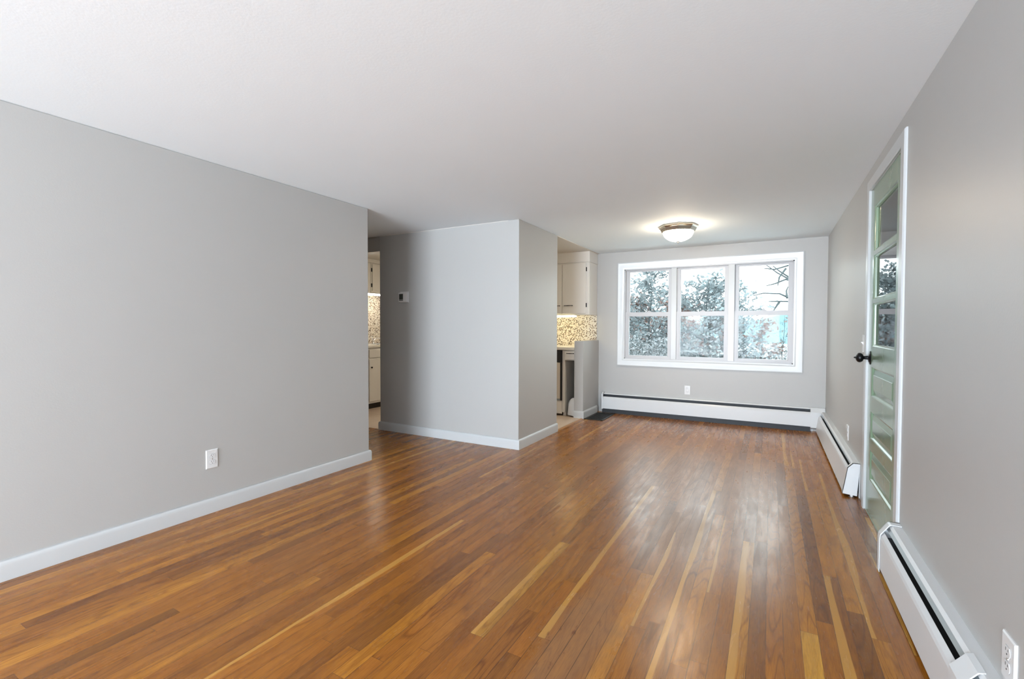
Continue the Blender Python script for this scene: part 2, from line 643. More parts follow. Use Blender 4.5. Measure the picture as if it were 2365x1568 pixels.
def floor_mesh():
    me = bpy.data.meshes.new('floor')
    bm = bmesh.new()
    uvl = bm.loops.layers.uv.new('UVMap')
    cl = bm.loops.layers.float_color.new('tone')
    il = bm.loops.layers.float_color.new('info')
    i0, i1 = int(math.floor((WEST - 0.1) / BW)), int(math.ceil((R + 0.2) / BW))
    for i in range(i0, i1):
        x0, x1 = i * BW, (i + 1) * BW
        xm = (x0 + x1) / 2
        ya, yb = REAR - 0.15, B + 0.1
        if x1 < L - TK + 0.03:
            ya = E - 0.1
        if x0 < C - 0.02:
            yb = T + 0.005
        y = ya - rnd.uniform(0, 1.0)
        while y < yb:
            ln = rnd.choice([rnd.uniform(0.45, 1.0), rnd.uniform(0.9, 1.7), rnd.uniform(1.3, 2.6)])
            a, b_ = max(y, ya), min(y + ln, yb)
            q = rnd.random()
            tone = rnd.choice(MED) if q < 0.66 else (rnd.choice(GOLD) if q < 0.80 else rnd.choice(DARK))
            sap = rnd.uniform(0.2, 0.6) if rnd.random() < 0.07 else 0.0
            cath = rnd.uniform(0.4, 1) if rnd.random() < 0.6 else 0.0
            for sx_, sy_, tn, sp_ in SPECIAL:
                if x0 <= sx_ < x1 and a <= sy_ < b_:
                    tone, sap = tn, sp_
            k = rnd.uniform(0.92, 1.08) * 0.9
            tone = [c * k * g for c, g in zip(tone, (1.20, 1.06, 0.45))]
            y += ln
            if b_ - a < 0.01:
                continue
            seed = rnd.random()
            vv = [bm.verts.new(p) for p in ((x0, a, 0), (x1, a, 0), (x1, b_, 0), (x0, b_, 0))]
            f = bm.faces.new(vv)
            for lp, uv in zip(f.loops, ((0, 0), (1, 0), (1, b_ - a), (0, b_ - a))):
                lp[uvl].uv = uv
                lp[cl] = (*tone, 1)
                lp[il] = (seed, sap, cath, 1)
    bm.to_mesh(me)
    bm.free()
    me.materials.append(M_OAK)
    o = bpy.data.objects.new('floor', me)
    COL.objects.link(o)
    # slab under the boards
    return tag(o, 'honey brown oak strip floor with worn patches', 'floor', kind='structure')


floor_mesh()
struct('floor_subfloor', MB().box(WEST - 0.1, R + 0.25, REAR - 0.3, B + 0.15, -0.12, -0.004), M_TOE, 'subfloor slab below the boards', 'floor')
mb = MB()
mb.box(WEST, C - 0.012, T + 0.005, B, -0.003, 0.002)
struct('floor_kitchen', mb, M_KFLOOR, 'beige kitchen floor tile beyond the wood floor', 'floor')
mb = MB()
mb.prism([(0, 0), (0.0, 0.004), (0.012, 0.006), (0.03, 0.0)], T2, HW0, lambda p, q, a: (C - 0.022 + p, a, q))
struct('trim_1', mb, simple('threshold_wood', (0.40, 0.20, 0.08), 0.35), 'thin wooden threshold strip between wood floor and kitchen tile', 'trim')

# ------------------------------------------------------------------ ceiling
mb = MB()
mb.box(C, R + TK, REAR - TK, B + 0.16, H, H + 0.15)
mb.box(L - TK, C, REAR - TK, T + 0.0, H, H + 0.15)
mb.box(WEST - TK, L - TK, E - TK, T, H, H + 0.15)
mb.box(C - TK, C, T, T2, H, H + 0.15)
struct('ceiling', mb, M_CEIL, 'smooth white ceiling', 'ceiling')
mb = MB()
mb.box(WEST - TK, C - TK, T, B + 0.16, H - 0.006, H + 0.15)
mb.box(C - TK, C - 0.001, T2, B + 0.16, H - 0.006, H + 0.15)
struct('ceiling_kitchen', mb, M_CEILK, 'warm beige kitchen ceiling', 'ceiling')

# ------------------------------------------------------------------ walls
WX0, WX1, WZ0, WZ1 = -1.741, 0.232, 0.752, 1.957      # window opening
struct('wall_left', MB().box(L - TK, L, REAR, E, 0, H, 0.006, 2), M_WALL, 'long grey wall on the left', 'wall')
struct('wall_hall', MB().box(WEST, L - TK, E - TK, E, 0, H), M_WALL, 'grey hallway wall behind the long left wall', 'wall')
mb = MB()
mb.box(XL, C, T, T + TK, 0, H, 0.005, 2)
mb.box(C - TK, C, T + TK - 0.01, T2, 0, H, 0.004, 1)
mb.box(-4.72, XL + 0.001, T, T + TK, 2.033, H)
mb.box(WEST, -4.72, T, T + TK, 0, H)
struct('wall_partition', mb, M_WALL, 'grey partition corner between hallway and kitchen', 'wall')
struct('wall_half', MB().box(C - 0.122, C, HW0, B, 0, 0.998, 0.004, 1), M_WALL, 'low grey half wall beside the kitchen counter', 'wall')
mb = MB()
BT = 0.16
mb.box(C - 0.03, WX0, B, B + BT, 0, H)
mb.box(WX1, R + TK, B, B + BT, 0, H)
mb.box(WX0, WX1, B, B + BT, 0, WZ0)
mb.box(WX0, WX1, B, B + BT, WZ1, H)
struct('wall_back', mb, M_WALL, 'warm grey far wall around the triple window', 'wall')
struct('wall_kitchen', MB().box(WEST - TK, C - 0.03, B, B + BT, 0, H), M_WALLK, 'kitchen wall behind the counter', 'wall')
struct('wall_west', MB().box(WEST - TK, WEST, E - TK, B, 0, H), M_WALLK, 'far west wall of kitchen and hallway', 'wall')
DY0, DY1, DZ = 2.905, 3.735, 2.05                     # door opening
mb = MB()
SY0, SY1 = -3.7, -0.9  # opening for the added side window
mb.box(R, R + TK, REAR, SY0, 0, H)
mb.box(R, R + TK, SY1, DY0, 0, H)
mb.box(R, R + TK, SY0, SY1, 0, 0.30)
mb.box(R, R + TK, SY0, SY1, 2.05, H)
mb.box(R, R + TK, DY1, B, 0, H)
mb.box(R, R + TK, DY0, DY1, DZ, H)
struct('wall_right', mb, M_WALL, 'grey right wall with the green door', 'wall')
# rear wall; its wide unseen window is added to light the room
mb = MB()
RX0, RX1, RZ0, RZ1 = -2.9, 0.3, 0.30, 2.05
mb.box(L - TK, RX0, REAR - TK, REAR, 0, H)
mb.box(RX1, R + TK, REAR - TK, REAR, 0, H)
mb.box(RX0, RX1, REAR - TK, REAR, 0, RZ0)
mb.box(RX0, RX1, REAR - TK, REAR, RZ1, H)
struct('wall_rear', mb, M_WALL, 'grey wall behind the camera', 'wall')
w2 = thing('window_added_rear', 'wide unseen window added behind the camera to let light in', 'window', (0, 0, 0), kind='structure')
mb = MB()
for x in (RX0, -1.85, -0.8, RX1 - 0.05):
    mb.box(x, x + 0.05, REAR - 0.09, REAR - 0.03, RZ0, RZ1)
mb.box(RX0, RX1, REAR - 0.09, REAR - 0.03, RZ0, RZ0 + 0.05)
mb.box(RX0, RX1, REAR - 0.09, REAR - 0.03, RZ1 - 0.05, RZ1)
mb.build('window_frame', M_VINYL, w2)
w3 = thing('window_added_side', 'unseen side window added behind the camera to let light in', 'window', (0, 0, 0), kind='structure')  # not in view, added as a way in for the fill light
mb = MB()
for y in (SY0, (SY0 + SY1) / 2 - 0.025, SY1 - 0.05):
    mb.box(R + 0.03, R + 0.09, y, y + 0.05, 0.30, 2.05)
mb.box(R + 0.03, R + 0.09, SY0, SY1, 0.30, 0.35)
mb.box(R + 0.03, R + 0.09, SY0, SY1, 2.0, 2.05)
mb.build('window_frame', M_VINYL, w3)

mb = MB()  # unseen building mass added to keep sky light off the trees
mb.box(-13, R + TK, REAR - TK - 0.02, B + BT + 0.02, H + 0.16, 5.2)
mb.box(R + TK, R + 9, 1.9, B + BT + 0.02, H + 0.16, 5.2)
mb.box(-13, WEST - TK - 0.02, REAR - TK - 0.02, B + BT + 0.02, -1.35, H + 0.16)
mb.box(R + 1.42, R + 9, 1.9, B + BT + 0.02, -1.35, H + 0.16)
struct('wall_sky_block', mb, simple('sky_block_grey', (0.2, 0.2, 0.2), 0.8), 'unseen upper floor and side wings added to block sky light', 'wall')

# vestibule behind the glazed door; side opening added to brighten it
mb = MB()
mb.box(R + 1.3, R + 1.4, 2.2, 4.4, 0, H)
mb.box(R + TK, R + 1.3, 2.1, 2.2, 0, H)
mb.box(R + TK, R + 1.3, 4.4, 4.5, 0, 0.9)
mb.box(R + TK, R + 0.3, 4.4, 4.5, 0.9, H)
mb.box(R + 1.15, R + 1.3, 4.4, 4.5, 0.9, H)
mb.box(R + TK, R + 1.3, 4.4, 4.5, 1.9, H)
mb.box(R + TK, R + 1.4, 2.1, 4.5, H - 0.1, H)
mb.box(R + TK, R + 1.4, 2.1, 4.5, -0.1, 0)
struct('wall_closet', mb, M_WALL, 'pale wall of the closet behind the glazed door', 'wall')

# baseboards
BBP = [(0, 0), (0.016, 0), (0.016, 0.070), (0.0145, 0.082), (0.010, 0.090), (0.004, 0.094), (0, 0.095)]


def baseboard(name, path, label):
    struct(name, MB().sweep(path, BBP), M_TRIM, label, 'baseboard', smooth=35)


baseboard('baseboard_left', [(L, REAR), (L, E), (L - 1.2, E)], 'white baseboard along the long left wall')
baseboard('baseboard_partition', [(XL, T + TK), (XL, T), (C, T), (C, T2), (C - TK, T2)][0:4], 'white baseboard around the partition corner')
baseboard('baseboard_half', [(C - 0.122, HW0), (C, HW0), (C, B - 0.085)], 'white baseboard around the half wall')

# ------------------------------------------------------------------ window 1
w1 = thing('window_1', 'white triple double-hung window in the far wall', 'window', (0, 0, 0), kind='structure')
mb = MB()
CP = [(0.0, 0.0), (0.0, 0.011), (0.022, 0.013), (0.028, 0.016), (0.080, 0.018), (0.087, 0.020), (0.095, 0.019), (0.097, 0.0)]


def picture_frame(mb, x0, x1, z0, z1, prof, yface):
    cs = [(x0, z0, -1, -1), (x1, z0, 1, -1), (x1, z1, 1, 1), (x0, z1, -1, 1)]
    nP = len(prof)
    vv = [(cx + sx * o, yface - t, cz + sz * o) for cx, cz, sx, sz in cs for o, t in prof]
    ff = []
    for i in range(4):
        j = (i + 1) % 4
        for k in range(nP):
            k2 = (k + 1) % nP
            ff.append((i * nP + k, i * nP + k2, j * nP + k2, j * nP + k))
    mb._add(vv, ff)


picture_frame(mb, WX0, WX1, WZ0, WZ1, CP, B)
mb.build('casing', M_TRIM, w1, smooth=30)
mb = MB()
FR = 0.012
mb.box(WX0, WX0 + FR, B - 0.002, B + 0.14, WZ0, WZ1)
mb.box(WX1 - FR, WX1, B - 0.002, B + 0.14, WZ0, WZ1)
mb.box(WX0, WX1, B - 0.002, B + 0.14, WZ1 - FR, WZ1)
mb.box(WX0, WX1, B - 0.002, B + 0.14, WZ0, WZ0 + FR)
mb.build('window_frame', M_VINYL, w1)
for a, b_ in ((-1.132, -1.066), (-0.459, -0.389)):
    MB().box(a, b_, B - 0.004, B + 0.13, WZ0 + FR, WZ1 - FR, 0.002).build('mullion', M_TRIM, w1)
UN = [(WX0 + FR, -1.132), (-1.066, -0.459), (-0.389, WX1 - FR)]
MR = 1.352
YS = B + 0.014            # room face of the lower sash
for a, b_ in UN:
    for up_ in (0, 1):
        y0 = YS + (0.034 if up_ else 0)
        y1 = y0 + 0.03
        z0, z1 = (MR - 0.02, WZ1 - FR) if up_ else (WZ0 + FR, MR + 0.028)
        st = 0.040
        zb = z0 + (0.04 if up_ else 0.030)
        zt = z1 - (0.022 if up_ else 0.056)
        mb = MB()
        mb.box(a, a + st, y0, y1, z0, z1)
        mb.box(b_ - st, b_, y0, y1, z0, z1)
        mb.box(a + st, b_ - st, y0, y1, z0, zb)
        mb.box(a + st, b_ - st, y0, y1, zt, z1)
        # glazing bead
        g = 0.006
        mb.box(a + st, a + st + g, y0 + 0.008, y1, zb, zt)
        mb.box(b_ - st - g, b_ - st, y0 + 0.008, y1, zb, zt)
        mb.box(a + st, b_ - st, y0 + 0.008, y1, zb, zb + g)
        s_ = mb.build('sash', M_VINYL, w1)
        MB().box(a + st + 0.001, b_ - st - 0.001, y0 + 0.014, y0 + 0.018, zb + 0.001, zt - 0.001).build('pane', M_GLASS, s_)
        if not up_:
            xm = (a + b_) / 2 + 0.01
            mb = MB()
            mb.box(xm - 0.03, xm + 0.03, y0 + 0.004, y0 + 0.026, z1, z1 + 0.008, 0.002)
            mb.box(xm - 0.012, xm + 0.014, y0 + 0.006, y0 + 0.024, z1 + 0.006, z1 + 0.018, 0.003)
            mb.build('sash_lock', M_VINYL, s_)

# ------------------------------------------------------------------ green door on the right wall
d1 = thing('door_1', 'sage green door with three glass lites and three panels', 'door', (0, 0, 0), kind='structure')
FX = R + 0.001          # door face
DT = 0.035


def door_leaf():
    y0, y1 = DY0 + 0.004, DY1 - 0.004
    so, si = 3.022, 3.618            # inner edges of the stiles
    rows = [(1.640, 1.925, 'g'), (1.348, 1.618, 'g'), (1.060, 1.322, 'g'), (0.748, 0.932, 'p'), (0.484, 0.655, 'p'), (0.226, 0.412, 'p')]
    rows = [(1.650, 1.925, 'g'), (1.352, 1.622, 'g'), (1.060, 1.326, 'g')] + rows[3:]
    mb = MB()
    mb.box(FX, FX + DT, y0, so, 0.008, DZ - 0.004, 0.0015)
    mb.box(FX, FX + DT, si, y1, 0.008, DZ - 0.004, 0.0015)
    zz = [0.008] + [z for r in sorted(rows) for z in r[:2]] + [DZ - 0.004]
    for k in range(0, len(zz), 2):
        mb.box(FX, FX + DT, so, si, zz[k], zz[k + 1])
    leaf = mb.build('door_leaf', M_GREEN, d1)

    def ring(mb, ya, yb, za, zb, prof):
        cs = [(ya, za, 1, 1), (yb, za, -1, 1), (yb, zb, -1, -1), (ya, zb, 1, -1)]
        nP = len(prof)
        vv = [(FX + t, cy + sy * o, cz + sz * o) for cy, cz, sy, sz in cs for o, t in prof]
        ff = []
        for i in range(4):
            j = (i + 1) % 4
            for k in range(nP - 1):
                ff.append((i * nP + k, i * nP + k + 1, j * nP + k + 1, j * nP + k))
        mb._add(vv, ff)
        return [(FX + prof[-1][1], cy + sy * prof[-1][0], cz + sz * prof[-1][0]) for cy, cz, sy, sz in cs]
    for za, zb, t in rows:
        if t == 'g':
            mb = MB()
            ring(mb, so, si, za, zb, [(0, 0.001), (0.004, 0.004), (0.010, 0.006), (0.013, 0.014), (0.013, 0.028), (0.0, 0.034)])
            mb.build('glazing_bead', M_GREEN, leaf, smooth=30)
            MB().box(FX + 0.015, FX + 0.019, so + 0.0, si - 0.0, za + 0.0, zb).build('pane', M_DGLASS, leaf)
        else:
            mb = MB()
            c4 = ring(mb, so, si, za, zb, [(0, 0.0), (0.006, 0.002), (0.012, 0.010), (0.016, 0.011), (0.046, 0.0035), (0.048, 0.002)])
            mb._add(c4, [(0, 1, 2, 3)])
            mb.build('raised_panel', M_GREEN, leaf)
    return leaf


door_leaf()
for z0, z1 in ((1.785, 1.885), (0.992, 1.092), (0.20, 0.30)):
    mb = MB()
    mb.lathe([(0.0062, z0), (0.0062, z1)], (FX - 0.007, DY0 + 0.001, 0), 'Z', 14)
    mb.lathe([(0.004, z0 - 0.006), (0.0075, z0 - 0.003), (0.0075, z0)], (FX - 0.007, DY0 + 0.001, 0), 'Z', 14)
    mb.lathe([(0.0075, z1), (0.0075, z1 + 0.003), (0.004, z1 + 0.006)], (FX - 0.007, DY0 + 0.001, 0), 'Z', 14)
    for k in range(1, 5):
        zz = z0 + (z1 - z0) * k / 5
        mb.lathe([(0.0067, zz - 0.0006), (0.0067, zz + 0.0006)], (FX - 0.007, DY0 + 0.001, 0), 'Z', 14)
    mb.box(FX - 0.002, FX + 0.001, DY0, DY0 + 0.022, z0, z1)
    mb.build('hinge', M_BLACK, d1, smooth=40)
KY, KZ = 3.668, 0.985
kn = MB().lathe([(0.030, 0.0), (0.031, -0.004), (0.027, -0.009), (0.012, -0.012), (0.0105, -0.030), (0.013, -0.036), (0.024, -0.040),
                 (0.0300, -0.050), (0.0305, -0.058), (0.027, -0.066), (0.018, -0.073), (0.006, -0.076), (0.004, -0.084), (0.0005, -0.086)],
                (FX, KY, KZ), 'X', 32).build('door_knob', M_BLACK, d1, smooth=50)
MB().lathe([(0.034, 0.0), (0.034, -0.003), (0.031, -0.005)], (FX, KY, KZ), 'X', 32, sx=0.85, sy=1.25).build('rose', M_BLACK, kn, smooth=40)
# stop and jamb
mb = MB()
mb.box(R + 0.0, R + TK, DY0 - 0.0005, DY0 + 0.003, 0, DZ)
mb.box(R + 0.0, R + TK, DY1 - 0.003, DY1 + 0.0005, 0, DZ)
mb.box(R + 0.0, R + TK, DY0, DY1, DZ - 0.003, DZ + 0.0005)
mb.box(R + 0.037, R + 0.05, DY0, DY0 + 0.014, 0, DZ)
mb.box(R + 0.037, R + 0.05, DY1 - 0.014, DY1, 0, DZ)
mb.build('jamb', M_TRIM, d1)
# casing
mb = MB()
ct = 0.013
prof = [(0.0, 0.0), (0.0, ct - 0.003), (0.003, ct), (0.064, ct), (0.070, ct - 0.006), (0.070, 0.0)]
path = [(DY0, 0.0), (DY0, DZ), (DY1, DZ), (DY1, 0.0)]
sg = [(-1, 0), (-1, 1), (1, 1), (1, 0)]
nP = len(prof)
vv = [(R - t, py + sy * o, pz + sz * o) for (py, pz), (sy, sz) in zip(path, sg) for o, t in prof]
ff = []
for i in range(3):
    for k in range(nP):
        k2 = (k + 1) % nP
        ff.append((i * nP + k, i * nP + k2, (i + 1) * nP + k2, (i + 1) * nP + k))
ff += [tuple(range(nP)), tuple(range(3 * nP, 4 * nP))]
mb._add(vv, ff)
struct('trim_2', mb, M_TRIM, 'white casing around the green door', 'trim')
mb = MB().box(R - 0.001, R + 0.1, DY0, DY1, 0.0, 0.006, 0.002)
struct('trim_3', mb, M_GREEN, 'painted sill under the green door', 'trim')

# small leftover trims: thin bead where walls meet the ceiling
# ------------------------------------------------------------------ baseboard heaters
HOOD = [(0.0, 0.0), (0.004, 0.0), (0.004, 0.231), (0.034, 0.231), (0.043, 0.222), (0.045, 0.224), (0.035, 0.236), (0.0, 0.236)]


def heater(name, label, loc, rotz, length, ends, hs=1.0, dep=0.078, lean=0.0, breaks=(), bottom=0.022, caps=None, damper=0.052):
    """local frame: wall face is y=0, heater sticks out to -y, runs along +x from 0 to length."""
    t = thing(name, label, 'heater', loc, rotz, local=True)
    k = hs
    mp = lambda p, q, a: (a, -p, q)
    MB().prism([(p, q * k) for p, q in HOOD], 0.002, length - 0.002, mp).build('back_panel', M_HEAT, t)
    d = dep
    fr = [(d - 0.016, 0.196 * k), (d - 0.004, 0.180 * k), (d, 0.168 * k), (d + lean, bottom), (d + lean - 0.008, bottom),
          (d + lean - 0.008, bottom + 0.002), (d + lean - 0.002, bottom + 0.003), (d - 0.0025, 0.168 * k), (d - 0.006, 0.178 * k), (d - 0.018, 0.193 * k)]
    MB().prism(fr, 0.004, length - 0.004, mp).build('front_panel', M_HEAT, t)
    if damper:
        MB().prism([(0.034, 0.226 * k), (0.036, 0.228 * k), (damper, 0.207 * k), (damper - 0.002, 0.205 * k)], 0.01, length - 0.01, mp).build('damper', M_GREYM, t)
    mb = MB()
    mb.box(0.01, length - 0.01, -0.058, -0.008, 0.045, 0.165 * k)
    mb.box(0.01, length - 0.01, -0.0065, -0.0045, 0.03, 0.228 * k)  # dark lining in place of the shade behind the slot
    nfin = int(length / 0.03)
    for i in range(nfin):
        x = 0.02 + i * (length - 0.04) / nfin
        mb.box(x, x + 0.002, -0.062, -0.006, 0.04, 0.155 * k)
    mb.build('heating_element', M_DARK, t)
    cap = [(0.0, 0.004), (0.0, 0.240 * k), (0.040, 0.240 * k), (0.048, 0.236 * k), (d + 0.001, 0.186 * k), (d + 0.004, 0.165 * k), (d + lean + 0.004, 0.006)]
    if caps:
        cap = caps
    for e in ends:
        x0, x1 = (-0.002, 0.004) if e == 0 else (length - 0.004, length + 0.002)
        mb = MB()
        mb.prism(cap, x0, x1, mp)
        # folded lip around the edge
        inner = 0.045 if not caps else 0.03
        a0, a1 = (x0, x0 + inner) if e == 0 else (x1 - inner, x1)
        pr = cap[1:]
        out = [(p * 1.0 + 0.0, q) for p, q in pr]
        inn = [(max(0.0, p - 0.003), q - 0.003) for p, q in pr]
        mb.prism(out + inn[::-1], a0, a1, mp)
        mb.build('end_cap', M_HEAT, t)
    for s in breaks:
        mb = MB()
        pr = [(0.03, 0.239 * k), (0.046, 0.234 * k), (d + 0.002, 0.188 * k), (d + 0.003, 0.165 * k), (d + 0.003, 0.02), (d + 0.001, 0.02), (d + 0.001, 0.163 * k), (d - 0.001, 0.186 * k), (0.044, 0.231 * k), (0.03, 0.236 * k)]
        mb.prism(pr, s, s + 0.09, mp)
        mb.build('joint_cover', M_HEAT, t)
    return t


# right wall, near (runs from the door towards the camera and past it); rotz = -90: local +x -> -Y, out (-y) -> -X
heater('baseboard_heater', 'long white baseboard heater in the near right corner beside the door', (R, 2.825, 0), -math.pi / 2, 3.6, (0,), 1.0, 0.080, breaks=(1.03,))
# right wall, far
heater('baseboard_heater', 'white baseboard heater on the right wall between window wall and green door', (R, B - 0.085, 0), -math.pi / 2, B - 0.085 - 3.945, (1,), 1.0, 0.072, lean=0.022, damper=0.046,
       caps=[(0.016, 0.012), (0.0, 0.238), (0.042, 0.238), (0.072, 0.205), (0.088, 0.10), (0.099, 0.035), (0.099, 0.02)])
# back wall
hb = heater('baseboard_heater', 'long white baseboard heater below the triple window', (-2.035, B, 0), 0, R + 2.035 - 0.115, (0,), 1.14, 0.080, bottom=0.06, damper=None,
            caps=[(0.0, 0.055), (0.0, 0.282), (0.042, 0.282), (0.080, 0.262), (0.084, 0.20), (0.084, 0.055)])
# inside corner piece joins the back heater to the right one
mb = MB()
X0 = R + 2.035 - 0.145
mb.prism([(0.0, 0.02), (0.0, 0.272), (0.045, 0.272), (0.083, 0.225), (0.083, 0.05)], X0, R + 2.035 - 0.004, lambda p, q, a: (a, -p, q))
mb.build('corner_cover', M_HEAT, hb)
MB().box(0.01, X0, -0.062, -0.003, 0.0, 0.062).build('lower_gap_shade', M_DARK, hb)  # solid dark strip in place of the shade under the heater
# kitchen side of half wall: rotz=+90 : local +x -> +Y, out (-y) -> +X ; we need out -> -X so rotz=-90 from far end
heater('baseboard_heater', 'small white heater end showing in the knee space behind the half wall', (C - 0.122, B - 0.02, 0), -math.pi / 2, B - 0.02 - HW0 - 0.01, (1,), 1.06, 0.085,
       caps=[(0.0, 0.015), (0.0, 0.258), (0.03, 0.256), (0.062, 0.225), (0.082, 0.165), (0.094, 0.03)])
# pipe under far-right heater end
t = thing('heating_pipe', 'short heating pipe stub under the end of the far right heater', 'pipe', (R - 0.03, 3.93, 0))
MB().tube([(R - 0.045, 3.955, -0.001), (R - 0.045, 3.955, 0.04), (R - 0.045, 3.99, 0.06)], 0.009, 10).build('pipe', M_PLATE, t)
MB().lathe([(0.018, 0.0), (0.018, 0.003)], (R - 0.045, 3.955, 0), 'Z', 16).build('floor_ring', M_PIPE, t)

# ------------------------------------------------------------------ ceiling lamp
for nme, lab, px_, py_, hz, em in (('ceiling_lamp', 'unseen ceiling lamp added to brighten the kitchen', -3.75, 5.0, H - 0.006, 13), ('ceiling_lamp', 'small unseen lamp added to brighten the closet behind the glazed door', R + 0.7, 3.3, H - 0.1, 20)):  # two unseen lamps added as fill for kitchen and closet
    kl = thing(nme, lab, 'ceiling lamp', (px_, py_, hz))
    MB().lathe([(0.15, 0.0), (0.16, -0.02), (0.15, -0.025)], (px_, py_, hz), 'Z', 32).build('lamp_base', M_NICKEL, kl, smooth=40)
    MB().lathe([(0.145, -0.024), (0.13, -0.055), (0.08, -0.08), (0.01, -0.088)], (px_, py_, hz), 'Z', 32).build('glass_bowl', emit('added_lamp_bowl', (1.0, 0.87, 0.68), em), kl, smooth=60)
lx, ly = LAMP_POS
lt = thing('ceiling_lamp', 'flush ceiling lamp with faceted nickel base and glowing glass bowl', 'ceiling lamp', (lx, ly, H))
ph = math.radians(10)
mb = MB()
mb.lathe([(0.182, -0.0005), (0.190, -0.004), (0.190, -0.016), (0.183, -0.022), (0.176, -0.026), (0.158, -0.060), (0.150, -0.062), (0.146, -0.055)], (lx, ly, H), 'Z', 8, phase=ph)
mb.build('lamp_base', M_NICKEL, lt)
mb = MB()
mb.lathe([(0.147, -0.050)] + [(0.147 * math.cos(a), -0.058 - 0.098 * math.sin(a)) for a in [i * math.pi / 2 / 12 for i in range(12)]] + [(0.004, -0.157)], (lx, ly, H), 'Z', 40)
mb.build('glass_bowl', M_BOWL, lt, smooth=60)
MB().lathe([(0.018, -0.154), (0.016, -0.159), (0.006, -0.162), (0.007, -0.168), (0.003, -0.174)], (lx, ly, H), 'Z', 16).build('finial', M_NICKEL, lt, smooth=60)


# ------------------------------------------------------------------ outlets, switch, thermostat
def outlet(label, loc, rotz, w=0.072, h=0.118):
    t = thing('wall_outlet', label, 'outlet', loc, rotz, local=True)
    mb = MB()
    mb.prism([(-w / 2, -h / 2), (w / 2, -h / 2), (w / 2, h / 2), (-w / 2, h / 2)], 0, 0.003, lambda p, q, a: (p, -a, q))
    e = 0.004
    mb._add([(-w / 2, -0.003, -h / 2), (w / 2, -0.003, -h / 2), (w / 2, -0.003, h / 2), (-w / 2, -0.003, h / 2),
             (-w / 2 + e, -0.006, -h / 2 + e), (w / 2 - e, -0.006, -h / 2 + e), (w / 2 - e, -0.006, h / 2 - e), (-w / 2 + e, -0.006, h / 2 - e)],
            [(0, 1, 5, 4), (1, 2, 6, 5), (2, 3, 7, 6), (3, 0, 4, 7), (4, 5, 6, 7)])
    mb.build('cover_plate', M_PLATE, t)
    for s in (-1, 1):
        zc = s * 0.0195
        mb = MB()
        pts = []
        for k in range(28):
            a = 2 * math.pi * k / 28
            pts.append((0.0172 * math.cos(a), max(-0.0135, min(0.0135, 0.0172 * math.sin(a)))))
        mb.prism(pts, 0.0055, 0.0078, lambda p, q, a: (p, -a, zc + q))
        rc = mb.build('receptacle', M_PLATE, t)
        mb = MB()
        mb.prism([(p * 1.07, q * 1.08) for p, q in pts], 0.0059, 0.0062, lambda p, q, a: (p, -a, zc + q))
        mb.build('shadow_gap', simple('gap', (0.25, 0.25, 0.25), 0.7) if 'gap' not in MATS else MATS['gap'], rc)
        mb = MB()
        mb.box(-0.0075, -0.0055, -0.0082, -0.0070, zc + 0.001, zc + 0.009)
        mb.box(0.0052, 0.0070, -0.0082, -0.0070, zc + 0.002, zc + 0.008)
        mb.lathe([(0.0024, -0.0082), (0.0024, -0.0070)], (0, 0, zc - 0.0065), 'Y', 10)
        mb.build('slots', M_SLOT, rc)
    MB().lathe([(0.0028, -0.0072), (0.0028, -0.0055)], (0, 0, 0), 'Y', 12).build('screw', M_CHROME, t)
    return t


outlet('white outlet low on the long left wall', (L, 1.633, 0.338), math.pi / 2)
outlet('white outlet on the far wall below the window', (-0.920, B, 0.375), 0)
outlet('white outlet on right wall above the far heater', (R, 4.54, 0.340), -math.pi / 2)
outlet('white outlet above the near heater in the lower right corner', (R, 1.655, 0.318), -math.pi / 2, 0.076, 0.120)

sw = thing('light_switch', 'white light switch on the right wall beside the green door', 'light switch', (R, 3.905, 1.068), -math.pi / 2, local=True)
mb = MB()
mb.box(-0.036, 0.036, -0.005, 0.0, -0.059, 0.059, 0.0018)
mb.build('cover_plate', M_PLATE, sw)
MB().prism([(-0.0, -0.011), (-0.005, 0.0), (-0.014, 0.009), (-0.010, 0.012), (0.0, 0.011)], -0.005, 0.005, lambda p, q, a: (a, p - 0.004, q)).build('toggle', M_PLATE, sw)

th = thing('thermostat', 'small white thermostat with dark screen on the partition wall', 'thermostat', (-3.529, T, 1.500), 0, local=True)
mb = MB()
mb.box(-0.058, 0.064, -0.004, 0.0, -0.058, 0.062, 0.0015)
mb.build('wall_plate', M_PLATE, th)
mb = MB()
mb.box(-0.064, 0.060, -0.026, -0.004, -0.052, 0.050, 0.004, 2)
bd = mb.build('body', M_PLATE, th)
MB().box(-0.052, 0.004, -0.0268, -0.0258, -0.026, 0.036).build('screen', M_SCREEN, bd)
MB().box(-0.052, 0.004, -0.0268, -0.0258, -0.040, -0.029).build('button_strip', M_SCREEN2, bd)

# ------------------------------------------------------------------ floor vent
vt = thing('floor_vent', 'dark bronze floor vent beside the half wall', 'floor vent', (-1.955, 5.94, 0))
VX0, VX1, VY0, VY1 = -2.078, -1.828, 5.635, 6.185
mb = MB()
fw = 0.024
mb.box(VX0, VX0 + fw, VY0, VY1, 0, 0.006, 0.002)
mb.box(VX1 - fw, VX1, VY0, VY1, 0, 0.006, 0.002)
mb.box(VX0, VX1, VY0, VY0 + fw, 0, 0.006, 0.002)
mb.box(VX0, VX1, VY1 - fw, VY1, 0, 0.006, 0.002)
mb.build('frame', M_VENT, vt)
mb = MB()
mb.box(VX0 + fw, VX1 - fw, VY0 + fw, VY1 - fw, 0.0005, 0.0012)
for i in range(11):
    x = VX0 + fw + 0.006 + i * (VX1 - VX0 - 2 * fw - 0.012) / 10
    mb.box(x - 0.0022, x + 0.0022, VY0 + fw, VY1 - fw, 0.001, 0.004)
